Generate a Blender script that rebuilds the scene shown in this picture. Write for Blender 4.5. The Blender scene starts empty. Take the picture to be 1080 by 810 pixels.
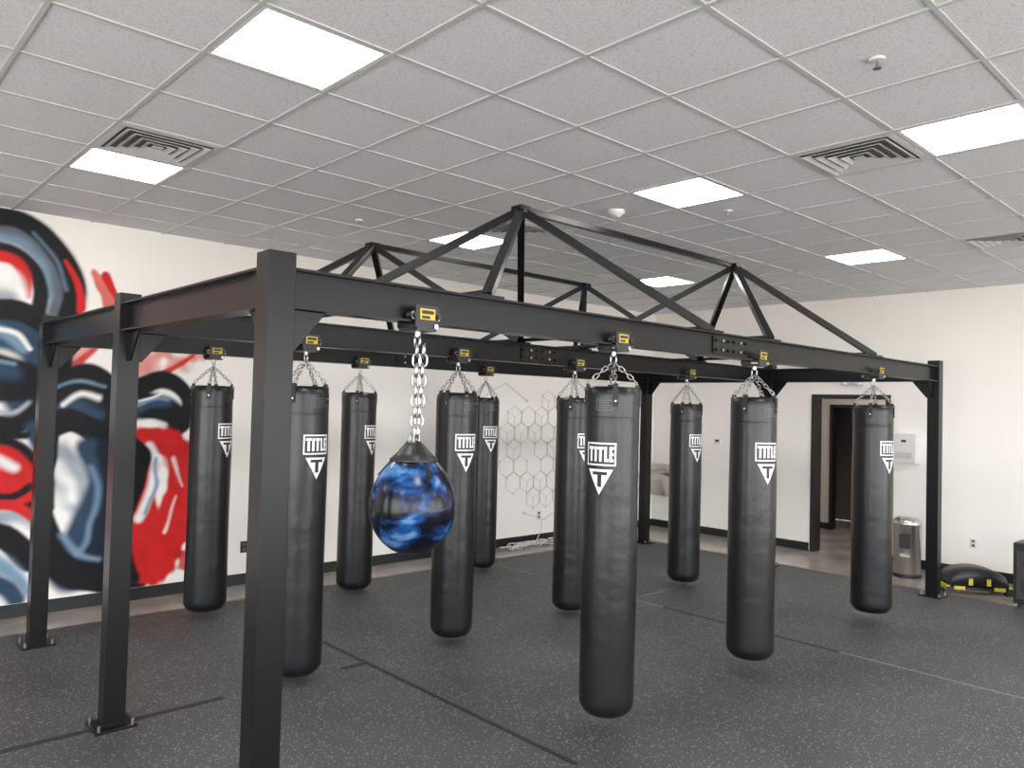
import bpy, math, random
import numpy as np
from mathutils import Vector, Matrix
random.seed(4)
S = bpy.context.scene
C = bpy.context.collection
S.view_settings.view_transform = 'Standard'

# ------------------------------------------------------------ materials
def mat(name, col, rough=0.5, metal=0.0, spec=0.5, coat=0.0, bump=None, emit=None, var=None):
    m = bpy.data.materials.new(name); m.use_nodes = True
    nt = m.node_tree; b = nt.nodes['Principled BSDF']
    b.inputs['Base Color'].default_value = (*col, 1)
    b.inputs['Roughness'].default_value = rough
    b.inputs['Metallic'].default_value = metal
    b.inputs['Specular IOR Level'].default_value = spec
    b.inputs['Coat Weight'].default_value = coat
    b.inputs['Coat Roughness'].default_value = 0.06
    tc = nt.nodes.new('ShaderNodeTexCoord')
    if emit:
        b.inputs['Emission Color'].default_value = (*emit[0], 1)
        b.inputs['Emission Strength'].default_value = emit[1]
    if var:
        n = nt.nodes.new('ShaderNodeTexNoise'); n.inputs['Scale'].default_value = var[0]; n.inputs['Detail'].default_value = 5
        nt.links.new(tc.outputs['Object'], n.inputs['Vector'])
        r = nt.nodes.new('ShaderNodeValToRGB')
        r.color_ramp.elements[0].position = 0.3; r.color_ramp.elements[1].position = 0.7
        k = var[1]
        r.color_ramp.elements[0].color = (*[c*(1-k) for c in col], 1)
        r.color_ramp.elements[1].color = (*[min(1, c*(1+k)) for c in col], 1)
        nt.links.new(n.outputs['Fac'], r.inputs['Fac']); nt.links.new(r.outputs['Color'], b.inputs['Base Color'])
    if bump:
        n = nt.nodes.new('ShaderNodeTexNoise'); n.inputs['Scale'].default_value = bump[0]; n.inputs['Detail'].default_value = 3
        nt.links.new(tc.outputs['Object'], n.inputs['Vector'])
        bp = nt.nodes.new('ShaderNodeBump'); bp.inputs['Strength'].default_value = bump[1]; bp.inputs['Distance'].default_value = bump[2]
        nt.links.new(n.outputs['Fac'], bp.inputs['Height']); nt.links.new(bp.outputs['Normal'], b.inputs['Normal'])
    return m

WALL_COL = (0.85, 0.82, 0.775)
M = {}
M['wall'] = mat('wall_paint', WALL_COL, 0.6, spec=0.3)
M['base'] = mat('baseboard_black', (0.010, 0.010, 0.011), 0.45)
M['steel'] = mat('black_powdercoat', (0.004, 0.004, 0.005), 0.33, spec=0.28)
M['leather'] = mat('black_leather', (0.006, 0.006, 0.007), 0.32, spec=0.48, bump=(7, 0.16, 0.03))
M['leather2'] = mat('black_webbing', (0.015, 0.015, 0.016), 0.7)
M['white'] = mat('print_white', (0.72, 0.72, 0.72), 0.5)
M['blackp'] = mat('print_black', (0.006, 0.006, 0.006), 0.5)
M['grey'] = mat('print_grey', (0.10, 0.10, 0.105), 0.5)
M['chrome'] = mat('zinc_chain', (0.42, 0.42, 0.43), 0.3, metal=1.0)
M['yellow'] = mat('yellow_label', (0.50, 0.36, 0.04), 0.45)
M['yellow2'] = mat('yellow_plastic', (0.55, 0.46, 0.04), 0.45)
M['blackplastic'] = mat('black_plastic', (0.010, 0.010, 0.011), 0.42)
M['plastic'] = mat('white_plastic', (0.66, 0.66, 0.65), 0.35)
M['stainless'] = mat('stainless', (0.55, 0.53, 0.50), 0.28, metal=1.0, bump=(6, 0.05, 0.01))
M['dgrey'] = mat('dark_cavity', (0.04, 0.04, 0.04), 0.8)
M['vdark'] = mat('vent_cavity', (0.10, 0.10, 0.10), 0.8)
M['vent'] = mat('vent_grey', (0.52, 0.52, 0.515), 0.5)
M['gridm'] = mat('tbar_shadow_grey', (0.49, 0.49, 0.495), 0.5)  # darker than the tiles: shadow along the grid is put into the colour
M['panel'] = mat('light_diffuser', (0.9, 0.9, 0.9), 0.5, emit=((1.0, 0.98, 0.95), 26.0))
M['frame'] = mat('door_frame_dark', (0.016, 0.014, 0.013), 0.4)
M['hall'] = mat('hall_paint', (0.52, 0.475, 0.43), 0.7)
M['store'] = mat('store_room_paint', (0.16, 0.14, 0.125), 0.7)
M['tape'] = mat('seam_dark', (0.012, 0.012, 0.012), 0.7)
M['tapel'] = mat('seam_light', (0.15, 0.15, 0.145), 0.8)
M['hexl'] = mat('hex_grey', (0.60, 0.58, 0.555), 0.5)
M['alu'] = mat('window_alu', (0.05, 0.05, 0.05), 0.4)

def ceiling_mat():
    m = bpy.data.materials.new('acoustic_tile'); m.use_nodes = True; nt = m.node_tree; b = nt.nodes['Principled BSDF']
    b.inputs['Roughness'].default_value = 0.9; b.inputs['Specular IOR Level'].default_value = 0.15
    tc = nt.nodes.new('ShaderNodeTexCoord')
    n = nt.nodes.new('ShaderNodeTexNoise'); n.inputs['Scale'].default_value = 130; n.inputs['Detail'].default_value = 3
    nt.links.new(tc.outputs['Object'], n.inputs['Vector'])
    r = nt.nodes.new('ShaderNodeValToRGB')
    r.color_ramp.elements[0].position = 0.33; r.color_ramp.elements[0].color = (0.48, 0.48, 0.495, 1)
    r.color_ramp.elements[1].position = 0.47; r.color_ramp.elements[1].color = (0.67, 0.67, 0.69, 1)
    nt.links.new(n.outputs['Fac'], r.inputs['Fac']); nt.links.new(r.outputs['Color'], b.inputs['Base Color'])
    return m
M['ceil'] = ceiling_mat()

def rubber_mat():
    m = bpy.data.materials.new('rubber_flecked'); m.use_nodes = True; nt = m.node_tree; b = nt.nodes['Principled BSDF']
    b.inputs['Roughness'].default_value = 0.62; b.inputs['Specular IOR Level'].default_value = 0.45
    tc = nt.nodes.new('ShaderNodeTexCoord')
    v = nt.nodes.new('ShaderNodeTexVoronoi'); v.inputs['Scale'].default_value = 85
    nt.links.new(tc.outputs['Object'], v.inputs['Vector'])
    sp = nt.nodes.new('ShaderNodeSeparateColor'); nt.links.new(v.outputs['Color'], sp.inputs['Color'])
    gt = nt.nodes.new('ShaderNodeMath'); gt.operation = 'GREATER_THAN'; gt.inputs[1].default_value = 0.84
    nt.links.new(sp.outputs[0], gt.inputs[0])
    lt = nt.nodes.new('ShaderNodeMath'); lt.operation = 'LESS_THAN'; lt.inputs[1].default_value = 0.42
    nt.links.new(v.outputs['Distance'], lt.inputs[0])
    mu = nt.nodes.new('ShaderNodeMath'); mu.operation = 'MULTIPLY'
    nt.links.new(gt.outputs[0], mu.inputs[0]); nt.links.new(lt.outputs[0], mu.inputs[1])
    n = nt.nodes.new('ShaderNodeTexNoise'); n.inputs['Scale'].default_value = 1.3; n.inputs['Detail'].default_value = 7; n.inputs['Roughness'].default_value = .6
    nt.links.new(tc.outputs['Object'], n.inputs['Vector'])
    r = nt.nodes.new('ShaderNodeValToRGB')
    r.color_ramp.elements[0].position = 0.3; r.color_ramp.elements[0].color = (0.042, 0.042, 0.044, 1)
    r.color_ramp.elements[1].position = 0.72; r.color_ramp.elements[1].color = (0.066, 0.065, 0.065, 1)
    nt.links.new(n.outputs['Fac'], r.inputs['Fac'])
    mx = nt.nodes.new('ShaderNodeMix'); mx.data_type = 'RGBA'
    nt.links.new(mu.outputs[0], mx.inputs[0]); nt.links.new(r.outputs['Color'], mx.inputs[6])
    mx.inputs[7].default_value = (0.24, 0.24, 0.25, 1)
    nt.links.new(mx.outputs[2], b.inputs['Base Color'])
    return m
M['rubber'] = rubber_mat()
M['concrete'] = mat('polished_concrete', (0.29, 0.26, 0.23), 0.22, var=(2.2, 0.28))

def water_mat():
    m = bpy.data.materials.new('blue_camo_vinyl'); m.use_nodes = True; nt = m.node_tree; b = nt.nodes['Principled BSDF']
    b.inputs['Roughness'].default_value = 0.22; b.inputs['Specular IOR Level'].default_value = .32
    tc = nt.nodes.new('ShaderNodeTexCoord'); mp = nt.nodes.new('ShaderNodeMapping')
    mp.inputs['Scale'].default_value = (1, 1, 1.7); mp.inputs['Rotation'].default_value = (0.9, 0.4, 0.8)
    nt.links.new(tc.outputs['Object'], mp.inputs['Vector'])
    n = nt.nodes.new('ShaderNodeTexNoise'); n.inputs['Scale'].default_value = 6.5; n.inputs['Detail'].default_value = 3; n.inputs['Distortion'].default_value = .5
    nt.links.new(mp.outputs['Vector'], n.inputs['Vector'])
    r = nt.nodes.new('ShaderNodeValToRGB'); e = r.color_ramp.elements
    e[0].position = 0.45; e[0].color = (0.002, 0.003, 0.006, 1)
    e[1].position = 0.76; e[1].color = (0.16, 0.30, 0.46, 1)
    x = e.new(0.52); x.color = (0.004, 0.016, 0.06, 1)
    x = e.new(0.60); x.color = (0.008, 0.06, 0.20, 1)
    nt.links.new(n.outputs['Fac'], r.inputs['Fac']); nt.links.new(r.outputs['Color'], b.inputs['Base Color'])
    return m
M['water'] = water_mat()

# ------------------------------------------------------------ mesh builder
class MB:
    def __init__(s): s.v = []; s.f = []; s.m = []; s.sm = []
    def add(s, vs, fs, m, smooth=False):
        o = len(s.v); s.v += [tuple(p) for p in vs]
        for f in fs: s.f.append([i+o for i in f]); s.m.append(m); s.sm.append(smooth)
    def box(s, c, d, m, rot=None):
        vs = []
        for x in (-.5, .5):
            for y in (-.5, .5):
                for z in (-.5, .5):
                    p = Vector((x*d[0], y*d[1], z*d[2]))
                    if rot: p = rot @ p
                    vs.append(p+Vector(c))
        s.add(vs, [(0,1,3,2),(4,6,7,5),(0,4,5,1),(2,3,7,6),(0,2,6,4),(1,5,7,3)], m)
    def bx(s, x0, x1, y0, y1, z0, z1, m):
        s.box(((x0+x1)/2, (y0+y1)/2, (z0+z1)/2), (abs(x1-x0), abs(y1-y0), abs(z1-z0)), m)
    def bar(s, p0, p1, w, h, m, up=(0,0,1)):
        p0 = Vector(p0); p1 = Vector(p1); d = (p1-p0).normalized(); sd = d.cross(Vector(up)).normalized(); u = sd.cross(d)
        vs = []
        for p in (p0, p1):
            for a, b in ((-1,-1),(1,-1),(1,1),(-1,1)): vs.append(p+sd*a*w/2+u*b*h/2)
        s.add(vs, [(3,2,1,0),(4,5,6,7),(0,1,5,4),(1,2,6,5),(2,3,7,6),(3,0,4,7)], m)
    def cyl(s, p0, p1, r, m, n=14, r1=None):
        p0 = Vector(p0); p1 = Vector(p1); d = (p1-p0).normalized(); a = d.orthogonal().normalized(); b = d.cross(a)
        r1 = r if r1 is None else r1; vs = []
        for p, rr in ((p0, r), (p1, r1)):
            for i in range(n):
                t = 2*math.pi*i/n; vs.append(p+(a*math.cos(t)+b*math.sin(t))*rr)
        s.add(vs, [(i, (i+1) % n, n+(i+1) % n, n+i) for i in range(n)], m, True)
        s.add([vs[i] for i in range(n)], [tuple(reversed(range(n)))], m); s.add([vs[n+i] for i in range(n)], [tuple(range(n))], m)
    def lathe(s, prof, c, m, n=48):
        vs = []; fs = []
        for r, z in prof:
            for i in range(n):
                t = 2*math.pi*i/n; vs.append((c[0]+r*math.cos(t), c[1]+r*math.sin(t), c[2]+z))
        for k in range(len(prof)-1):
            for i in range(n):
                j = (i+1) % n; fs.append((k*n+i, k*n+j, (k+1)*n+j, (k+1)*n+i))
        s.add(vs, fs, m, True)
    def tube(s, pts, r, m, n=6, closed=False):
        pts = [Vector(p) for p in pts]; N = len(pts); vs = []; fs = []
        for i, p in enumerate(pts):
            d = (pts[(i+1) % N]-pts[i-1]) if closed else (pts[min(i+1, N-1)]-pts[max(i-1, 0)])
            d.normalize(); ref = Vector((0.13, 0.21, 0.97)) if abs(d.z) < .9 else Vector((1, 0.1, 0))
            a = d.cross(ref).normalized(); b = d.cross(a)
            for k in range(n):
                t = 2*math.pi*k/n; vs.append(p+(a*math.cos(t)+b*math.sin(t))*r)
        for i in range(N if closed else N-1):
            j = (i+1) % N
            for k in range(n):
                l = (k+1) % n; fs.append((i*n+k, i*n+l, j*n+l, j*n+k))
        s.add(vs, fs, m, True)
    def link(s, c, d, nrm, L, W, r, m):
        c = Vector(c); d = Vector(d).normalized(); nrm = Vector(nrm); sd = d.cross(nrm).normalized(); nn = sd.cross(d)
        pts = []; hl = L/2-W/2; rr = W/2; K = 6
        for i in range(K+1): t = math.pi*i/K; pts.append((rr*math.cos(t), hl+rr*math.sin(t)))
        for i in range(K+1): t = math.pi+math.pi*i/K; pts.append((rr*math.cos(t), -hl+rr*math.sin(t)))
        P = [c+sd*x+d*y for x, y in pts]; N = len(P); vs = []; fs = []; n = 6
        for i in range(N):
            t = (P[(i+1) % N]-P[i-1]).normalized(); a = nn; b = t.cross(a)
            for k in range(n):
                q = 2*math.pi*k/n; vs.append(P[i]+(a*math.cos(q)+b*math.sin(q))*r)
        for i in range(N):
            j = (i+1) % N
            for k in range(n):
                l = (k+1) % n; fs.append((i*n+k, i*n+l, j*n+l, j*n+k))
        s.add(vs, fs, m, True)
    def chain(s, p0, p1, L, W, r, m):
        p0 = Vector(p0); p1 = Vector(p1); D = p1-p0; ln = D.length; d = D.normalized()
        n = max(2, round(ln/(L-2*r*1.05))); st = ln/n; a = d.orthogonal().normalized(); b = d.cross(a)
        for i in range(n): s.link(p0+d*st*(i+.5), d, a if i % 2 else b, st+2.2*r, W, r, m)
    def prism(s, tri, off, m):
        off = Vector(off); n = len(tri); vs = [Vector(p) for p in tri]+[Vector(p)+off for p in tri]
        fs = [tuple(reversed(range(n))), tuple(range(n, 2*n))]+[(i, (i+1) % n, n+(i+1) % n, n+i) for i in range(n)]
        s.add(vs, fs, m)
    def build(s, name, parent=None, bevel=0):
        me = bpy.data.meshes.new(name); me.from_pydata(s.v, [], s.f)
        used = []
        for k in s.m:
            if k not in used: used.append(k)
        for k in used: me.materials.append(M[k])
        for p, k, q in zip(me.polygons, s.m, s.sm): p.material_index = used.index(k); p.use_smooth = q
        me.update(); o = bpy.data.objects.new(name, me); C.objects.link(o)
        if parent: o.parent = parent
        if bevel:
            bv = o.modifiers.new('bevel', 'BEVEL'); bv.width = bevel; bv.segments = 2; bv.limit_method = 'ANGLE'
        return o
def empty(name, loc=(0,0,0)):
    e = bpy.data.objects.new(name, None); C.objects.link(e); e.empty_display_size = .2
    return e

# ------------------------------------------------------------ room
H = 3.458; XR = 10.32; YL = 7.64; XB = -4.5; YB = -4.5
b = MB(); b.bx(XB-.15, XR+.15+3.6, YB-.15, YL+.15, -.12, -.004, 'concrete'); b.build('floor')
b = MB(); b.bx(XB, 9.08, YB, 7.06, -.004, .006, 'rubber'); b.build('rubber_floor_mat')
b = MB()
for x, y0, y1, m, w in ((3.10, 2.75, 5.45, 'tape', .032), (6.15, 2.7, 4.4, 'tape', .032), (6.15, 4.4, 7.0, 'tapel', .02), (6.15, -2, 2.7, 'tapel', .024), (3.10, 5.45, 7.0, 'tapel', .01)):
    b.bx(x-w/2, x+w/2, y0, y1, .006, .0085, m)
for y, x0, x1, m, w in ((4.80, -.6, 1.28, 'tape', .05), (4.80, 1.50, 2.05, 'tape', .05), (4.80, 2.9, 3.08, 'tape', .05), (4.80, 6.17, 8.7, 'tapel', .01)):
    b.bx(x0, x1, y-w/2, y+w/2, .006, .008, m)
b.build('floor_seam_strips')
b = MB(); b.bx(XB-.15, XR+.15, YB-.15, YL+.15, H, H+.1, 'ceil'); b.build('ceiling')
b = MB(); b.bx(XB-.15, XR+.15, YL, YL+.15, 0, H, 'wall'); b.build('wall_left')
DY0, DY1, DH = 3.97, 4.90, 2.10
b = MB(); b.bx(XR, XR+.15, YB-.15, DY0, 0, H, 'wall'); b.bx(XR, XR+.15, DY1, YL, 0, H, 'wall'); b.bx(XR, XR+.15, DY0, DY1, DH, H, 'wall'); b.build('wall_right')
# storefront glazed walls behind the camera
b = MB(); b.bx(XB, XR, YB-.15, YB, 0, .12, 'wall'); b.bx(XB, XR, YB-.15, YB, 3.1, H, 'wall')
for x in (XB+.2, -1, 2.6, 6.2, XR-.25): b.bx(x-.2, x+.2, YB-.15, YB, .12, 3.1, 'wall')
b.build('wall_back')
b = MB(); b.bx(XB-.15, XB, YB, YL, 0, .12, 'wall'); b.bx(XB-.15, XB, YB, YL, 3.1, H, 'wall')
for y in (YB+.2, -.6, 3.3, 5.9): b.bx(XB-.15, XB, y-.2, y+.2, .12, 3.1, 'wall')
b.bx(XB-.15, XB, 5.9, YL, .12, 3.1, 'wall')
b.build('wall_side')
k = 1
for x0, x1 in ((-4.1, -1.2), (-.8, 2.4), (2.8, 6.0), (6.4, 9.87)):
    b = MB(); yy = YB-.08
    for x in (x0+.03, (x0+x1)/2, x1-.03): b.bx(x-.03, x+.03, yy-.03, yy+.03, .12, 3.1, 'alu')
    for z in (.15, 2.2, 3.07): b.bx(x0, x1, yy-.03, yy+.03, z-.03, z+.03, 'alu')
    b.build('window_%d' % k); k += 1
for y0, y1 in ((-4.1, -.8), (-.4, 3.1), (3.5, 5.7)):
    b = MB(); xx = XB-.08
    for y in (y0+.03, (y0+y1)/2, y1-.03): b.bx(xx-.03, xx+.03, y-.03, y+.03, .12, 3.1, 'alu')
    for z in (.15, 2.2, 3.07): b.bx(xx-.03, xx+.03, y0, y1, z-.03, z+.03, 'alu')
    b.build('window_%d' % k); k += 1
b = MB(); b.bx(XB, XR-.012, YL-.012, YL, 0, .11, 'base'); b.build('baseboard_left')
b = MB(); b.bx(XR-.012, XR, YB, DY0-.08, 0, .11, 'base'); b.bx(XR-.012, XR, DY1+.08, YL, 0, .11, 'base'); b.build('baseboard_right')
# hall behind door, with a second open doorway into a dim store room
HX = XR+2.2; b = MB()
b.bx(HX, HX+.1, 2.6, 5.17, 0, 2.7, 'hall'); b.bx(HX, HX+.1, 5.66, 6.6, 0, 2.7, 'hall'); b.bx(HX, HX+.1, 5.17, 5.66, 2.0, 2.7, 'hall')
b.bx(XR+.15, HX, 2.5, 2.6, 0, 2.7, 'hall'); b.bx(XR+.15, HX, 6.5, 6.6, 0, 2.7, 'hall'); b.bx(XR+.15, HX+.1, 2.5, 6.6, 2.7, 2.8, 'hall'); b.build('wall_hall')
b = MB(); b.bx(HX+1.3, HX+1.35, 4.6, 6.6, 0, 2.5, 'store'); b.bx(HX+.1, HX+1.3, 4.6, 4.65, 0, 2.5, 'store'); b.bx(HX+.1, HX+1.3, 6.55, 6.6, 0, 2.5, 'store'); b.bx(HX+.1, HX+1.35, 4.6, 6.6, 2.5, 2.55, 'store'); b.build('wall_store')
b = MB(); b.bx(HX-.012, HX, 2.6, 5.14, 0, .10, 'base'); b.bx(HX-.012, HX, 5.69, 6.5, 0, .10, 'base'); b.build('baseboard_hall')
e = empty('door_1')
b = MB(); f = .06
b.bx(XR-.02, XR+.17, DY1, DY1+f, 0, DH+f, 'frame'); b.bx(XR-.02, XR+.17, DY0-f, DY0, 0, DH+f, 'frame'); b.bx(XR-.02, XR+.17, DY0, DY1, DH, DH+f, 'frame')
b.build('frame', e)
e2 = empty('door_2'); b = MB(); xx = HX
for y in (5.16, 5.67): b.bx(xx-.03, xx+.12, y-.025, y+.025, 0, 2.04, 'frame')
b.bx(xx-.03, xx+.12, 5.135, 5.695, 2.0, 2.05, 'frame')
b.build('frame', e2)

# ceiling grid
P = .61; GX = 1.2825; GY = 2.869
b = MB(); k = -12
while GX+k*P < XR:
    x = GX+k*P
    if x > XB: b.bx(x-.011, x+.011, YB, YL, H-.007, H, 'gridm')
    k += 1
k = -12
while GY+k*P < YL:
    y = GY+k*P
    if y > YB: b.bx(XB, XR, y-.011, y+.011, H-.0065, H, 'gridm')
    k += 1
b.build('ceiling_grid')
def panel(ix, iy):
    x0 = GX+ix*P+.012; x1 = x0+P-.024; y0 = GY+iy*P+.012; y1 = y0+P-.024
    e = empty('ceiling_light_panel'); b = MB(); w = .018
    for a in ((x0, x1, y0, y0+w), (x0, x1, y1-w, y1), (x0, x0+w, y0+w, y1-w), (x1-w, x1, y0+w, y1-w)): b.bx(*a, H-.006, H, 'plastic')
    b.build('frame', e)
    b = MB(); z = H-.004; b.add([(x0+w, y0+w, z), (x0+w, y1-w, z), (x1-w, y1-w, z), (x1-w, y0+w, z)], [(0, 1, 2, 3)], 'panel'); b.build('diffuser', e)
for ix in (-5, 0, 5, 10):
    for iy in (-8, -3, 0, 4): panel(ix, iy)  # first row and column: unseen panels added to light the room
def vent(ix, iy):
    x0 = GX+ix*P+.012; y0 = GY+iy*P+.012; s = P-.024; cx = x0+s/2; cy = y0+s/2
    b = MB(); b.bx(x0+.02, x0+s-.02, y0+.02, y0+s-.02, H-.002, H, 'vdark')
    def ring(ro, zo, ri, zi):
        vs = []
        for r, z in ((ro, zo), (ri, zi), (ri, zi+.003), (ro, zo+.003)):
            vs += [(cx-r, cy-r, z), (cx+r, cy-r, z), (cx+r, cy+r, z), (cx-r, cy+r, z)]
        fs = []
        for k in range(4):
            for i in range(4):
                j = (i+1) % 4; kk = (k+1) % 4; fs.append((k*4+i, k*4+j, kk*4+j, kk*4+i))
        b.add(vs, fs, 'vent')
    ring(s/2, H-.008, s/2-.036, H-.010)
    r = s/2-.048
    while r > .05:
        ring(r, H-.020, r-.030, H-.006); r -= .054
    b.bx(cx-.03, cx+.03, cy-.03, cy+.03, H-.016, H-.012, 'vent')
    b.build('ceiling_vent')
vent(0, 3); vent(5, -2); vent(10, -2); vent(5, 3)
def sprinkler(x, y):
    b = MB(); b.cyl((x, y, H), (x, y, H-.010), .034, 'plastic', 20); b.cyl((x, y, H-.010), (x, y, H-.040), .008, 'chrome'); b.cyl((x, y, H-.040), (x, y, H-.044), .018, 'chrome', 16)
    for s in (-1, 1): b.bar((x+s*.012, y, H-.010), (x+s*.012, y, H-.041), .004, .004, 'chrome', (0, 1, 0))
    b.build('ceiling_sprinkler')
sprinkler(3.407, 1.366); sprinkler(5.25, 3.22); sprinkler(3.48, 5.72)
b = MB(); x, y = 4.68, 3.87
b.lathe([(0, -.045), (.04, -.045), (.05, -.03), (.068, -.02), (.068, 0)], (x, y, H), 'plastic', 24); b.box((x, y, H-.048), (.04, .04, .008), 'vent'); b.build('smoke_detector')

# ------------------------------------------------------------ rack
X0, X1 = 1.395, 8.854; RY = (2.907, 4.80, 6.69); ZT = 2.49; BT = 2.433; BB = 2.268
rack = empty('bag_rack'); PW = .116
for X in (X0, X1):
    for i, y in enumerate(RY):
        b = MB(); b.bx(X-PW/2, X+PW/2, y-PW/2, y+PW/2, .018, ZT, 'steel')
        b.bx(X-.11, X+.11, y-.11, y+.11, .006, .02, 'steel')
        for sx in (-1, 1):
            for sy in (-1, 1): b.cyl((X+sx*.088, y+sy*.088, .018), (X+sx*.088, y+sy*.088, .05), .010, 'chrome', 8)
        s = 1 if X == X0 else -1
        xe = X+s*PW/2; g = .17
        b.prism([(xe, y-.006, BB), (xe+s*g, y-.006, BB), (xe+s*.03, y-.006, BB-g), (xe, y-.006, BB-g)], (0, .012, 0), 'steel')
        for d in (-1, 1):
            if (i == 0 and d == -1) or (i == 2 and d == 1): continue
            ye = y+d*PW/2
            b.prism([(X-.006, ye, BB), (X-.006, ye+d*g, BB), (X-.006, ye+d*.03, BB-g), (X-.006, ye, BB-g)], (.012, 0, 0), 'steel')
        b.build('post', rack, .003)
fw = .10; ft = .010
for i, y in enumerate(RY):
    b = MB(); xa, xb = X0+PW/2, X1-PW/2
    b.bx(xa, xb, y-fw/2, y+fw/2, BT-ft, BT, 'steel'); b.bx(xa, xb, y-fw/2, y+fw/2, BB, BB+ft, 'steel'); b.bx(xa, xb, y-.005, y+.005, BB+ft, BT-ft, 'steel')
    for xs in (4.78,):
        for s in (-1, 1):
            b.bx(xs-.22, xs+.22, y+s*.005, y+s*.015, BB+.025, BT-.025, 'steel')
            for q in range(6):
                for zz in (BB+.05, BT-.05): b.cyl((xs-.19+q*.076, y+s*.012, zz), (xs-.19+q*.076, y+s*.028, zz), .010, 'stainless' if q in (1, 4) else 'steel', 6)
    b.build('runner_beam', rack)
for X in (X0, X1):
    for i in range(2):
        ya, yb = RY[i]+PW/2, RY[i+1]-PW/2; b = MB()
        b.bx(X-fw/2, X+fw/2, ya, yb, BT-ft, BT, 'steel'); b.bx(X-fw/2, X+fw/2, ya, yb, BB, BB+ft, 'steel'); b.bx(X-.005, X+.005, ya, yb, BB+ft, BT-ft, 'steel')
        b.build('end_beam', rack)
AZ = 3.255
for i in range(2):
    ym = (3.85, 5.72)[i]; ya, yb = RY[i], RY[i+1]; b = MB(); t = .052
    for ax, l, r in ((3.63, 2.52, 4.56), (6.40, 5.36, 7.28)):
        for y in (ya, yb):
            for xx in (l, r):
                b.bar((ax, ym, AZ), (xx, y, BT+.012), t, t, 'steel')
                b.box((xx, y, BT+.007), (.16, .09, .014), 'steel')
        for xx in (l, r): b.bar((xx, ya, BT+.03), (xx, yb, BT+.03), .03, .03, 'steel')
        b.box((ax, ym, AZ), (.10, .10, .05), 'steel')
    b.bar((3.63, ym, AZ+.005), (6.40, ym, AZ+.005), .044, .044, 'steel')
    b.build('roof_truss', rack, .002)

# ------------------------------------------------------------ bags
def trolley(b, x, y):
    for s in (-1, 1):
        yy = y+s*.068
        b.box((x, yy, BB+.028), (.13, .008, .10), 'blackplastic')
        b.box((x, yy+s*.006, BB+.038), (.085, .004, .05), 'yellow')
        b.box((x, yy+s*.0085, BB+.047), (.066, .002, .016), 'blackp'); b.box((x-.01, yy+s*.0085, BB+.024), (.045, .002, .012), 'blackp')
        for q in (-.065, .065):
            b.cyl((x+q, yy-s*.006, BB+.03), (x+q, yy-s*.045, BB+.03), .019, 'stainless', 12)
            b.cyl((x+q, yy+s*.014, BB+.03), (x+q, yy-s*.006, BB+.03), .013, 'blackplastic', 8)
        b.box((x-.045*s, yy+s*.01, BB-.016), (.02, .012, .02), 'stainless')
    b.box((x, y, BB-.03), (.11, .144, .016), 'blackplastic')
    b.cyl((x, y, BB-.038), (x, y, BB-.062), .016, 'stainless', 10)
    b.link((x, y, BB-.082), (0, 0, 1), (1, 0, 0), .055, .04, .006, 'chrome')
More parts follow.
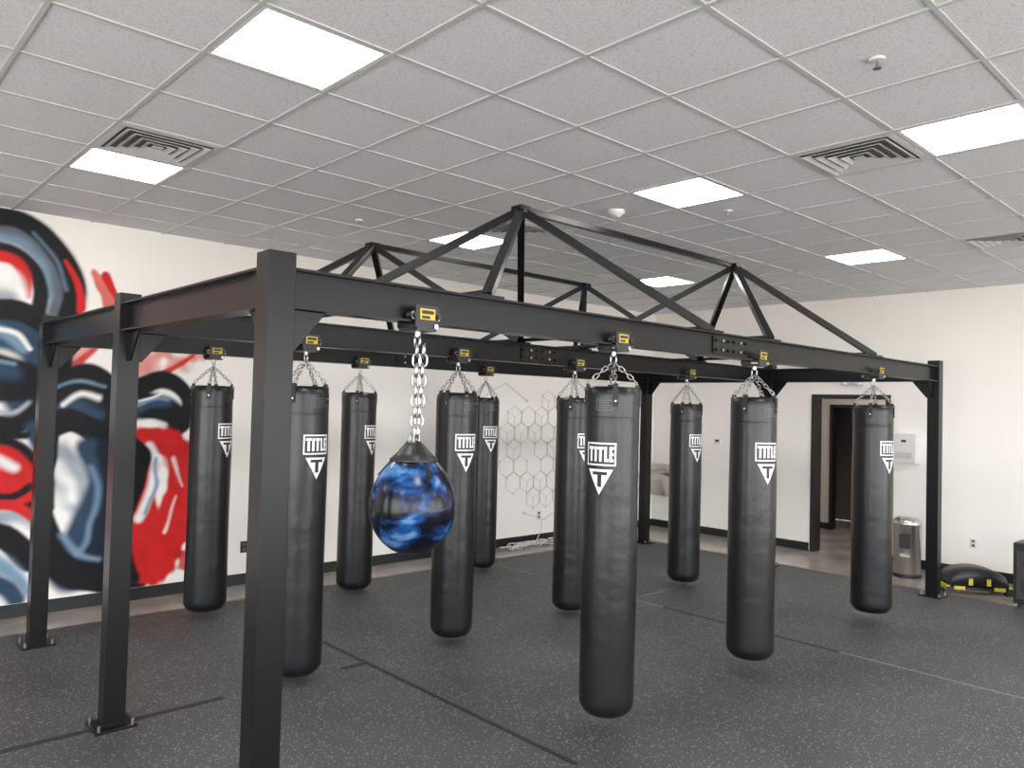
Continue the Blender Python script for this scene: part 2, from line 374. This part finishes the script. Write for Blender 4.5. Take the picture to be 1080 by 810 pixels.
def bag(x, y, zt, zb, r, phi):
    L = zt-zb
    def R(z):
        t = (z-zb)/L
        k = 1+.022*math.sin(t*9+x*3)*.5+.02*(1-t)
        if z < zb+.07: k *= math.sqrt(max(0, 1-((zb+.07-z)/.07)**2*.42))
        if z > zt-.05: k *= math.sqrt(max(0, 1-((z-(zt-.05))/.05)**2*.18))
        if abs(z-(zt-.18)) < .006: k *= .985
        return r*k
    e = empty('heavy_bag'); b = MB()
    prof = [(0.001, zb-.012), (r*.35, zb-.010), (r*.62, zb-.003)]; N = 90
    zs = sorted(set([zb+L*i/N for i in range(N+1)]+[zt-.187, zt-.18, zt-.173]))
    prof += [(R(z), z) for z in zs]+[(r*.82, zt+.004), (r*.4, zt+.0), (.001, zt)]
    b.lathe(prof, (x, y, 0), 'leather', 56)
    b.build('body', e)
    th = math.atan2(-y, -x)+math.radians(phi)
    b = MB()
    def pt(s, z, off): a = th+s/r; q = R(z)+off; return (x+q*math.cos(a), y+q*math.sin(a), z)
    def rect(s0, s1, z0, z1, off, m):
        n = max(1, int((s1-s0)/.012)); k = max(1, int((z1-z0)/.02)); vs = []; fs = []
        for j in range(k+1):
            for i in range(n+1): vs.append(pt(s0+(s1-s0)*i/n, z0+(z1-z0)*j/k, off))
        for j in range(k):
            for i in range(n): a = j*(n+1)+i; fs.append((a, a+1, a+n+2, a+n+1))
        b.add(vs, fs, m, True)
    zc = zt-.385; w, h = .094, .066; fr = .010
    rect(-w, w, zc+h-fr, zc+h, .002, 'white'); rect(-w, w, zc-h, zc-h+fr, .002, 'white')
    rect(-w, -w+fr, zc-h+fr, zc+h-fr, .002, 'white'); rect(w-fr, w, zc-h+fr, zc+h-fr, .002, 'white')
    lt = .016; q0, q1 = zc-.043, zc+.043
    def T(a, wd): rect(a, a+wd, q1-.017, q1, .002, 'white'); rect(a+wd/2-lt/2, a+wd/2+lt/2, q0, q1-.017, .002, 'white')
    T(-.078, .038); rect(-.036, -.020, q0, q1, .002, 'white'); T(-.016, .038)
    rect(.026, .041, q0, q1, .002, 'white'); rect(.041, .051, q0, q0+.017, .002, 'white')
    rect(.055, .070, q0, q1, .002, 'white')
    for z in (q0, zc-.008, q1-.016): rect(.070, .080, z, z+.016, .002, 'white')
    zt1, zt0 = zc-h-.02, zc-h-.165; n = 10
    for j in range(n):
        a0 = zt1+(zt0-zt1)*j/n; a1 = zt1+(zt0-zt1)*(j+1)/n; w0 = .078*(1-j/n); w1 = .078*(1-(j+1)/n)
        m = 6; vs = [pt(-w0+2*w0*i/m, a0, .002) for i in range(m+1)]+[pt(-w1+2*w1*i/m, a1, .002) for i in range(m+1)]
        b.add(vs, [(i, m+1+i, m+2+i, i+1) for i in range(m)], 'white', True)
    rect(-.044, .044, zt1-.032, zt1-.014, .0035, 'blackp'); rect(-.012, .012, zt1-.10, zt1-.032, .0035, 'blackp')
    for a in (-.03,):
        z1, z0, s0, s1 = zt-.075, zt-.135, a, a+.10
        rect(s0, s1, z1-.004, z1, .002, 'grey'); rect(s0, s1, z0, z0+.004, .002, 'grey'); rect(s0, s0+.004, z0, z1, .002, 'grey'); rect(s1-.004, s1, z0, z1, .002, 'grey')
        for q in range(3): rect(s0+.02, s1-.02, z0+.014+q*.014, z0+.018+q*.014, .002, 'grey')
    b.build('print', e)
    b = MB(); top = (x, y, BB-.105)
    for i in range(4):
        a = th+math.radians(30+90*i); rr = r*.88
        p = (x+rr*math.cos(a), y+rr*math.sin(a), zt+.030)
        b.chain((top[0]+.012*math.cos(a), top[1]+.012*math.sin(a), top[2]), p, .040, .022, .0036, 'chrome')
        rot = Matrix.Rotation(a, 3, 'Z')
        q = r+.003
        b.box((x+q*.985*math.cos(a), y+q*.985*math.sin(a), zt-.055), (.008, .032, .11), 'leather2', rot)
        b.box((x+rr*1.04*math.cos(a), y+rr*1.04*math.sin(a), zt+.006), (.02, .03, .03), 'leather2', rot)
        b.link((x+rr*math.cos(a), y+rr*math.sin(a), zt+.020), (0, 0, 1), (math.cos(a), math.sin(a), 0), .030, .028, .003, 'stainless')
        b.cyl((x+q*math.cos(a), y+q*math.sin(a), zt-.08), (x+(q+.006)*math.cos(a), y+(q+.006)*math.sin(a), zt-.08), .006, 'chrome', 8)
    b.build('chains', e)
    b = MB(); trolley(b, x, y); b.build('trolley', e)
A_, B_, C_ = RY
for t in ((3.52, A_, 2.02, .14, .158, -24), (5.13, A_, 2.00, .135, .165, 38), (7.26, A_, 1.985, .115, .172, 52),
          (2.54, B_, 1.99, .07, .164, 33), (3.876, B_, 1.985, .08, .165, 30), (5.26, B_, 1.98, .065, .159, 48), (7.06, B_, 1.96, .075, .168, 45),
          (2.66, C_, 2.0, .075, .172, 50), (4.142, C_, 1.985, .05, .170, 52), (5.82, C_, 1.975, .055, .160, 28)):
    bag(*t)
# water bag
x, y = 2.10, A_
e = empty('water_punching_bag'); b = MB()
prof = [(.001, 1.205), (.05, 1.21), (.10, 1.232), (.15, 1.278), (.183, 1.335), (.198, 1.40), (.196, 1.46), (.180, 1.52), (.148, 1.58), (.108, 1.63), (.072, 1.665), (.045, 1.695)]
def cr(ps, n=5):
    out = []; P_ = [ps[0]]+list(ps)+[ps[-1]]
    for i in range(1, len(P_)-2):
        for k in range(n):
            t = k/n; out.append(tuple(.5*((2*P_[i][d])+(-P_[i-1][d]+P_[i+1][d])*t+(2*P_[i-1][d]-5*P_[i][d]+4*P_[i+1][d]-P_[i+2][d])*t*t+(-P_[i-1][d]+3*P_[i][d]-3*P_[i+1][d]+P_[i+2][d])*t**3) for d in range(len(ps[0]))))
    out.append(tuple(ps[-1])); return out
b.lathe(cr(prof), (0, 0, 0), 'water', 64); o = b.build('body', e); o.location = (x, y, 0)
b = MB(); b.lathe([(.110, 1.632), (.112, 1.640), (.076, 1.672), (.05, 1.70), (.035, 1.715), (.001, 1.717)], (x, y, 0), 'blackplastic', 32)
for i in range(3):
    a = i*2.09+.4
    b.bar((x+.16*math.cos(a), y+.16*math.sin(a), 1.566), (x+.03*math.cos(a), y+.03*math.sin(a), 1.722), .024, .008, 'blackplastic')
    b.link((x+.02*math.cos(a), y+.02*math.sin(a), 1.735), (0, 0, 1), (math.cos(a), math.sin(a), 0), .05, .03, .004, 'chrome')
b.build('cap', e)
b = MB(); b.chain((x, y, BB-.10), (x, y, 1.745), .058, .036, .0058, 'chrome'); b.chain((x+.025, y-.02, BB-.10), (x+.012, y-.01, 1.745), .058, .036, .0058, 'chrome'); b.build('chain', e)
b = MB(); trolley(b, x, y); b.build('trolley', e)

# ------------------------------------------------------------ mural (painted colour attribute on wall skin)
gx0, gx1, gz0, gz1, st = -1.6, 3.35, .112, H-.008, .0115
nx = int((gx1-gx0)/st)+1; nz = int((gz1-gz0)/st)+1
GXX, GZZ = np.meshgrid(np.linspace(gx0, gx1, nx), np.linspace(gz0, gz1, nz))
col = np.ones((nz, nx, 3))*np.array(WALL_COL)
def nz2(s, seed):
    rs = np.random.RandomState(seed); o = np.zeros_like(GXX)
    for i in range(14):
        a = rs.uniform(0, 6.28); f = s*rs.uniform(.6, 2.6); o += np.sin((GXX*math.cos(a)+GZZ*math.sin(a))*f+rs.uniform(0, 6.28))/14**.5/(f/s)
    return o
WX = GXX+nz2(9, 1)*.02; WZ = GZZ+nz2(9, 2)*.02; TX = nz2(30, 3); TY = nz2(12, 5)
def stroke(pts, r, c, soft=.02, al=1.0, tex=0.0):
    global col
    ps = cr([tuple(p) for p in pts], 5) if len(pts) > 2 else pts
    if not isinstance(r, (tuple, list)): r = (r, r)
    sd = np.full(GXX.shape, 9.0); n = len(ps)-1
    for i in range(max(1, n)):
        p, q = ps[i], ps[min(i+1, len(ps)-1)]
        dx, dz = q[0]-p[0], q[1]-p[1]; L2 = dx*dx+dz*dz+1e-9
        t = np.clip(((WX-p[0])*dx+(WZ-p[1])*dz)/L2, 0, 1)
        d = np.hypot(WX-p[0]-t*dx, WZ-p[1]-t*dz); g = (i+t)/max(1, n)
        sd = np.minimum(sd, d-(r[0]+(r[1]-r[0])*g))
    sd = sd+TX*tex*.05
    a = np.clip(.5-sd/(2*soft), 0, 1); a = a*a*(3-2*a)*al
    col = col*(1-a[..., None])+np.array(c)*a[..., None]
K = (.004, .004, .006); RD = (.56, .012, .012); RL = (.66, .12, .09); BL = (.022, .05, .095); LB = (.16, .26, .36); NV = (.006, .012, .028); WH = (.80, .79, .78); GR = (.33, .37, .41); PK = (.76, .36, .30)
for i, (a, bb, r_) in enumerate((((1.72, 2.15), (2.12, 2.48), (.09, .03)), ((1.68, 2.05), (1.95, 2.5), (.07, .03)), ((2.25, 2.1), (2.75, 2.48), (.09, .03)), ((2.35, 2.3), (2.75, 2.55), (.05, .02)), ((2.6, 2.2), (3.05, 2.36), (.06, .015)))):
    stroke([a, bb], r_, PK if i % 2 else RL, .05, .75, .6)
stroke([(2.55, 2.12), (2.75, 2.25), (2.98, 2.44)], (.035, .008), RD, .012, .95); stroke([(1.78, 2.12), (1.98, 2.3), (2.12, 2.5)], (.035, .01), RD, .015, .9)
stroke([(1.65, 2.25), (1.76, 2.4), (1.80, 2.6)], (.04, .01), RD, .015, .9)
# upper ring / shoulder swirls
stroke([(.75, 3.0), (1.0, 3.28), (1.3, 3.30), (1.55, 3.16), (1.68, 2.92), (1.72, 2.7), (1.64, 2.45)], (.13, .15), BL, .05, .9)
stroke([(1.1, 3.18), (1.35, 3.18), (1.52, 3.02), (1.58, 2.78)], .035, LB, .03, .9)
stroke([(.72, 2.9), (.95, 3.25), (1.25, 3.37), (1.50, 3.29), (1.68, 3.08), (1.77, 2.80), (1.72, 2.52), (1.6, 2.36)], (.08, .10), K, .018)
stroke([(1.45, 3.27), (1.62, 3.08), (1.70, 2.82)], .014, LB, .02, .6)
stroke([(1.0, 3.06), (1.25, 3.10), (1.42, 3.0), (1.52, 2.80), (1.48, 2.58), (1.36, 2.5)], .06, K, .015)
stroke([(1.05, 3.0), (1.28, 3.02), (1.39, 2.90), (1.41, 2.74)], (.06, .04), RD, .02)
stroke([(1.1, 2.82), (1.3, 2.84), (1.36, 2.68)], .07, WH, .05)
stroke([(1.1, 2.72), (1.28, 2.70)], .06, GR, .05)
stroke([(1.69, 3.08), (1.78, 2.9), (1.84, 2.66)], (.015, .04), RD, .012)
stroke([(1.93, 3.0), (2.03, 2.86), (2.12, 2.64)], (.04, .07), RL, .015, .95, .3)
stroke([(2.02, 2.98), (2.12, 2.78)], (.04, .02), RD, .012)
# forearm swirl
stroke([(.4, 2.3), (.9, 2.42), (1.3, 2.45), (1.53, 2.32), (1.60, 2.08), (1.45, 1.85)], (.2, .17), BL, .05)
stroke([(.5, 2.4), (1.0, 2.55), (1.35, 2.60), (1.60, 2.46), (1.68, 2.2), (1.62, 1.9), (1.4, 1.66), (1.15, 1.58)], (.08, .10), K, .015)
stroke([(.9, 2.40), (1.25, 2.42), (1.42, 2.28)], (.06, .03), LB, .035)
stroke([(1.15, 2.44), (1.35, 2.42), (1.46, 2.3)], .018, WH, .015)
stroke([(1.15, 2.03), (1.38, 2.0)], (.23, .19), K, .03); stroke([(1.2, 2.1), (1.36, 2.07)], (.07, .05), BL, .05); stroke([(1.20, 2.17), (1.36, 2.14)], .016, LB, .02)
stroke([(1.1, 1.76), (1.36, 1.72), (1.46, 1.80)], .018, GR, .02)
# black glove band (mid): solid mass with highlights
stroke([(1.66, 1.80), (1.90, 1.86), (2.15, 1.72)], (.19, .18), K, .03)
stroke([(1.62, 1.9), (1.80, 2.04), (1.98, 2.06), (2.16, 1.96), (2.32, 1.99), (2.52, 2.07), (2.70, 2.01), (2.82, 1.86), (2.80, 1.70), (2.68, 1.58)], (.09, .08), K, .016)
stroke([(2.25, 1.85), (2.5, 1.80), (2.68, 1.70)], (.16, .13), K, .03)
stroke([(1.70, 1.72), (1.85, 1.80), (2.00, 1.74)], .06, BL, .04)
stroke([(1.72, 1.78), (1.86, 1.90), (2.0, 1.88)], .018, WH, .025)
stroke([(1.66, 1.94), (1.85, 2.01), (2.05, 1.97)], .012, LB, .02)
stroke([(1.62, 1.58), (1.80, 1.66), (2.0, 1.58), (2.1, 1.42), (2.2, 1.22)], (.10, .12), K, .015)
stroke([(2.30, 1.76), (2.46, 1.84), (2.62, 1.83)], (.06, .04), BL, .03); stroke([(2.34, 1.82), (2.5, 1.90), (2.62, 1.87)], (.026, .016), LB, .02)
stroke([(2.36, 1.86), (2.55, 1.94)], .010, WH, .012); stroke([(2.28, 1.60), (2.44, 1.66), (2.58, 1.62)], .018, WH, .02, .85)
# body
stroke([(1.7, 1.3), (1.85, 1.1), (1.95, .9)], (.17, .14), GR, .06, .95); stroke([(1.68, 1.26), (1.78, 1.10), (1.82, .98)], (.055, .04), WH, .05)
stroke([(1.95, 1.42), (2.08, 1.1), (2.03, .75), (1.90, .4)], (.10, .26), BL, .04); stroke([(2.12, 1.4), (2.2, 1.1), (2.22, .8), (2.10, .42)], (.12, .22), NV, .03)
stroke([(1.95, 1.25), (2.02, 1.0), (1.98, .7), (1.86, .5)], .024, LB, .03, .9)
stroke([(1.60, .85), (1.68, .55), (1.82, .34), (2.1, .22), (2.35, .18)], (.10, .15), K, .016); stroke([(1.76, .66), (1.9, .48), (2.06, .40)], (.03, .02), LB, .03)
stroke([(1.66, 1.5), (1.62, 1.2), (1.66, .9)], .05, K, .014)
# red body stroke right
stroke([(2.34, 1.48), (2.62, 1.44), (2.80, 1.18), (2.74, .8), (2.54, .32)], (.12, .20), RD, .025, 1, .3)
stroke([(2.40, 1.2), (2.42, .7), (2.36, .3)], (.14, .13), RD, .03, 1, .3)
stroke([(2.44, 1.42), (2.52, 1.2), (2.48, .95), (2.38, .75)], (.03, .04), WH, .025); stroke([(2.28, 1.5), (2.40, 1.3), (2.38, 1.05), (2.26, .8)], (.06, .07), K, .012)
stroke([(2.5, 1.3), (2.54, 1.05), (2.44, .8)], .014, LB, .02); stroke([(2.62, .6), (2.72, .95)], (.018, .008), WH, .015, .7)
stroke([(2.82, .28), (2.90, .62)], (.05, .01), RD, .02, .9, .5); stroke([(2.66, 1.3), (2.78, 1.05)], (.02, .008), WH, .015, .7)
stroke([(2.24, .62), (2.28, .4), (2.38, .2)], (.06, .05), K, .02)
# lower-left red glove
stroke([(.9, 1.25), (1.25, 1.28), (1.44, 1.10)], (.29, .24), K, .02); stroke([(.9, 1.22), (1.24, 1.26), (1.42, 1.10)], (.23, .17), RD, .02)
stroke([(1.24, 1.34), (1.38, 1.26)], .035, WH, .03); stroke([(1.1, 1.08), (1.35, 1.0), (1.50, 1.10)], .035, K, .014); stroke([(1.0, 1.32), (1.2, 1.38)], .035, RL, .03)
stroke([(1.15, .82), (1.4, .84), (1.58, .74)], (.06, .04), GR, .04); stroke([(1.0, .70), (1.3, .68), (1.52, .48)], (.11, .10), K, .015); stroke([(1.1, .50), (1.35, .42), (1.5, .22)], (.09, .05), LB, .05); stroke([(1.1, .36), (1.3, .28), (1.42, .15)], (.09, .07), BL, .03)
stroke([(1.12, .92), (1.35, .93), (1.54, .82)], .045, RD, .015)
stroke([(1.5, 1.6), (1.58, 1.35), (1.57, 1.1)], .055, BL, .03); stroke([(1.2, 1.54), (1.46, 1.54)], .04, K, .02)
# continuation to the left (out of frame)
stroke([(-1.2, .5), (-.6, 1.3), (.1, 1.7), (.5, 1.3)], (.25, .2), NV, .04); stroke([(-1.1, .6), (-.5, 1.4), (.1, 1.85)], .06, LB, .05); stroke([(-.9, 2.6), (-.3, 3.0), (.3, 2.7)], (.2, .12), RD, .03, 1, .4); stroke([(-1.0, 2.4), (-.3, 2.75), (.35, 2.4)], .07, K, .02)
stroke([(-.3, .6), (.2, .9), (.7, .7)], (.15, .1), RD, .03)
edge = np.clip((np.minimum(GXX-gx0, gx1-GXX))/.06, 0, 1)[..., None]; col = col*edge+np.array(WALL_COL)*(1-edge)
col = np.clip(col*(1+(TX*.08)[..., None]*(np.abs(col-np.array(WALL_COL)).sum(-1, keepdims=True) > .05)), 0, 1)
vs = np.stack([GXX.ravel(), np.full(GXX.size, YL-.003), GZZ.ravel()], 1)
idx = np.arange(nz*nx).reshape(nz, nx); fs = np.stack([idx[:-1, :-1].ravel(), idx[:-1, 1:].ravel(), idx[1:, 1:].ravel(), idx[1:, :-1].ravel()], 1)
me = bpy.data.meshes.new('mural'); me.from_pydata(vs.tolist(), [], fs.tolist())
ca = me.color_attributes.new('paint', 'FLOAT_COLOR', 'POINT'); ca.data.foreach_set('color', np.concatenate([col.reshape(-1, 3), np.ones((nz*nx, 1))], 1).astype(np.float32).ravel())
mm = bpy.data.materials.new('mural_paint'); mm.use_nodes = True; nt = mm.node_tree; at = nt.nodes.new('ShaderNodeAttribute'); at.attribute_name = 'paint'
pb = nt.nodes['Principled BSDF']; pb.inputs['Roughness'].default_value = .6; pb.inputs['Specular IOR Level'].default_value = .3
nt.links.new(at.outputs['Color'], pb.inputs['Base Color']); me.materials.append(mm)
o = bpy.data.objects.new('wall_mural', me); C.objects.link(o)

# ------------------------------------------------------------ hexagon wall decal
b = MB(); yy = YL-.003
def seg(p, q, w=.007): b.bar((p[0], yy, p[1]), (q[0], yy, q[1]), w, .004, 'hexl', (0, 1, 0))
def hexo(cx, cz, r, w=.007, skip=()):
    P_ = [(cx+r*math.cos(math.pi/3*i+math.pi/6), cz+r*math.sin(math.pi/3*i+math.pi/6)) for i in range(6)]
    for i in range(6):
        if i not in skip: seg(P_[i], P_[(i+1) % 6], w)
    return P_
r = .15
for row in range(9):
    for c in range(9):
        cx = 7.05+c*r*1.732+(row % 2)*r*.866; cz = .62+row*r*1.5
        dd = math.hypot((cx-7.9)/1.0, (cz-1.25)/.75)
        if dd < 1 and random.random() < .85:
            P_ = hexo(cx, cz, r*.96)
            if random.random() < .55:
                for i in (0, 2, 4): seg((cx, cz), P_[i], .004)
            for p in P_[::2]: b.cyl((p[0], yy-.003, p[1]), (p[0], yy, p[1]), .016, 'hexl', 10)
for p in (((6.4, .75), (6.9, 1.05), (6.9, 1.6), (6.6, 1.78)), ((6.5, 1.95), (7.0, 2.2), (7.4, 1.97)), ((6.2, 1.15), (6.55, 1.35), (6.55, 1.0)), ((8.7, .7), (9.0, .9), (9.0, 1.3)), ((8.4, 2.0), (8.8, 1.8), (8.8, 1.5), (9.2, 1.3)), ((7.4, .42), (7.8, .3), (8.2, .5))):
    for a, c in zip(p, p[1:]): seg(a, c, .012)
    for a in (p[0], p[-1]): b.cyl((a[0], yy-.003, a[1]), (a[0], yy, a[1]), .024, 'hexl', 12)
b.build('hexagon_wall_decal')

# ------------------------------------------------------------ wall bits
def outlet(x, y, z, axis, m):
    b = MB()
    if axis == 'Y': b.box((x, y-.004, z), (.075, .008, .115), m); [b.box((x, y-.009, z+s*.025), (.034, .003, .03), 'dgrey' if m != 'blackplastic' else 'grey') for s in (-1, 1)]
    else: b.box((x-.004, y, z), (.008, .075, .115), m); [b.box((x-.009, y, z+s*.025), (.003, .034, .03), 'grey') for s in (-1, 1)]
    b.build('wall_outlet', None, .001)
outlet(3.416, YL, .38, 'Y', 'blackplastic'); outlet(7.69, YL, .373, 'Y', 'plastic'); outlet(XR, 2.95, .4, 'X', 'plastic')
b = MB(); b.box((XR-.01, 6.44, 1.43), (.02, .11, .085), 'plastic'); b.box((XR-.021, 6.44, 1.44), (.003, .06, .035), 'dgrey'); b.build('thermostat', None, .003)
e = empty('drinking_fountain'); b = MB()
b.bx(XR-.10, XR-.001, 7.17, 7.53, .55, 1.02, 'stainless')
b.prism([(XR-.10, 7.17, .80), (XR-.42, 7.17, .90), (XR-.42, 7.17, .80), (XR-.30, 7.17, .55), (XR-.10, 7.17, .50)], (0, .36, 0), 'stainless')
b.bx(XR-.40, XR-.11, 7.20, 7.50, .895, .915, 'stainless'); b.cyl((XR-.18, 7.28, .9), (XR-.2, 7.28, .98), .012, 'chrome'); b.build('basin', e, .008)
e = empty('wall_dispenser'); b = MB(); b.box((XR-.07, 3.70, 1.485), (.14, .28, .36), 'plastic'); b.box((XR-.145, 3.70, 1.40), (.01, .20, .08), 'vent'); b.box((XR-.142, 3.70, 1.58), (.004, .06, .03), 'dgrey'); b.build('housing', e, .02)
e = empty('emergency_light'); b = MB(); b.box((XR-.03, 4.39, 2.33), (.06, .28, .09), 'plastic')
for s in (-1, 1): b.lathe([(.001, -.05), (.045, -.045), (.05, -.01), (.035, .02), (.001, .025)], (XR-.09, 4.39+s*.09, 2.33), 'plastic', 16)
b.build('lamp_heads', e, .01)
# stainless bin
e = empty('stainless_trash_bin'); b = MB(); cx, cy = 9.72, 3.48
b.lathe([(.001, 0), (.145, 0), (.15, .01), (.15, .60), (.155, .605), (.155, .63), (.145, .66), (.11, .69), (.001, .70)], (cx, cy, .0), 'stainless', 36)
b.lathe([(.158, .0), (.160, .03), (.152, .04)], (cx, cy, 0), 'blackplastic', 36)
b.box((cx-.145, cy-.03, .42), (.03, .12, .16), 'dgrey'); b.box((cx-.155, cy-.03, .26), (.02, .10, .03), 'vent'); b.build('body', e)
# step trainer: black padded dome on yellow frame
e = empty('balance_step_trainer'); cx, cy = 9.50, 2.72; b = MB()
d = Vector((-.62, .785, 0)).normalized(); n = Vector((d.y, -d.x, 0)); L = .64; W = .34
def loc(a, c, z): p = Vector((cx, cy, 0))+d*a+n*c; return (p.x, p.y, z)
K_ = 18; vs = []; fs = []
for i in range(K_+1):
    t = math.pi*i/K_; a = -math.cos(t)*L*.46; z = .10+.17*math.sin(t)**.75
    for c, dz in ((-W/2, -.03), (-W/2+.03, 0), (W/2-.03, 0), (W/2, -.03)): vs.append(loc(a, c, max(.08, z+dz)))
    vs += [loc(a, W/2, .07), loc(a, -W/2, .07)]
for i in range(K_):
    for k in range(6): l = (k+1) % 6; fs.append((i*6+k, i*6+l, (i+1)*6+l, (i+1)*6+k))
fs += [tuple(range(6)), tuple(K_*6+5-k for k in range(6))]
b.add(vs, fs, 'blackplastic', True)
rot = Matrix.Rotation(math.atan2(d.y, d.x), 3, 'Z')
for s in (-1, 1):
    b.box(loc(0, s*W*.46, .055), (L*1.05, .035, .03), 'blackplastic', rot); b.box(loc(s*L*.49, 0, .06), (.05, W, .04), 'yellow2', rot)
    for a in (-.2, .2): b.box(loc(a, s*W*.5, .062), (.11, .02, .036), 'yellow2', rot)
    for q in (-1, 1): b.box(loc(s*L*.48, q*W*.44, .020), (.09, .07, .044), 'blackplastic', rot)
    b.box(loc(s*.09, W/2+.005, .13), (.04, .012, .07), 'yellow2', rot); b.box(loc(s*.09, -W/2-.005, .13), (.04, .012, .07), 'yellow2', rot)
b.build('body', e)
# speaker
e = empty('portable_speaker'); b = MB(); b.bx(9.10, 9.42, 1.88, 2.24, .03, .64, 'blackplastic'); b.bx(9.09, 9.10, 1.91, 2.21, .08, .56, 'dgrey')
for z, r in ((.22, .11), (.44, .09)): b.cyl((9.10, 2.06, z), (9.08, 2.06, z), r, 'leather2', 24)
b.bx(9.2, 9.32, 1.95, 2.17, .64, .67, 'blackplastic')
for q in (1.93, 2.19):
    for x in (9.14, 9.38): b.cyl((x, q, -.004), (x, q, .03), .02, 'blackplastic', 10)
b.build('cabinet', e, .01)
# cables
e = empty('cable_tangle'); b = MB()
for k in range(9):
    cx = random.uniform(6.9, 7.7); pts = []; ph = random.uniform(0, 6)
    for i in range(26):
        t = i/25*6.28*1.3; rx = .10+.16*random.random()*.3+.02*k
        pts.append((cx+rx*math.cos(t+ph)+.012*i, 7.42+.09*math.sin(t*1.3+ph), .012+.05*abs(math.sin(t*.9+k))))
    b.tube(cr(pts, 2), .006, 'plastic', 5)
b.box((7.3, 7.50, .03), (.36, .06, .05), 'plastic')
b.tube(cr([(7.69, 7.62, .34), (7.70, 7.58, .25), (7.62, 7.56, .1), (7.5, 7.5, .03)], 6), .006, 'plastic', 5)
b.build('cables', e)

# ------------------------------------------------------------ camera & world
cam = bpy.data.cameras.new('camera'); co = bpy.data.objects.new('camera', cam); C.objects.link(co)
f = Vector((.6812, .7315, .0278)).normalized(); r = Vector((.7309, -.6818, .0258)); r = (r-f*r.dot(f)).normalized(); u = r.cross(f)
m4 = Matrix(((r.x, u.x, -f.x, 0), (r.y, u.y, -f.y, 0), (r.z, u.z, -f.z, 1.9), (0, 0, 0, 1))); co.matrix_world = m4
cam.sensor_width = 36; cam.lens = 27.0; cam.clip_start = .05; S.camera = co
w = bpy.data.worlds.new('sky'); S.world = w; w.use_nodes = True; nt = w.node_tree; bg = nt.nodes['Background']
tc = nt.nodes.new('ShaderNodeTexCoord'); sx = nt.nodes.new('ShaderNodeSeparateXYZ'); rp = nt.nodes.new('ShaderNodeValToRGB')
nt.links.new(tc.outputs['Generated'], sx.inputs[0])
ma = nt.nodes.new('ShaderNodeMath'); ma.operation = 'MULTIPLY_ADD'; ma.inputs[1].default_value = .5; ma.inputs[2].default_value = .5
nt.links.new(sx.outputs['Z'], ma.inputs[0]); nt.links.new(ma.outputs[0], rp.inputs['Fac'])
rp.color_ramp.elements[0].position = .46; rp.color_ramp.elements[0].color = (.86, .82, .77, 1)
rp.color_ramp.elements[1].position = .52; rp.color_ramp.elements[1].color = (.92, .95, 1.0, 1)
nt.links.new(rp.outputs['Color'], bg.inputs['Color']); bg.inputs['Strength'].default_value = 9.3
# unseen fill lamp, added to brighten the hall
e = empty('hall_fill_lamp'); b = MB(); b.box((XR+1.2, 4.6, 2.69), (.5, .5, .02), 'panel'); b.build('fill_panel', e)
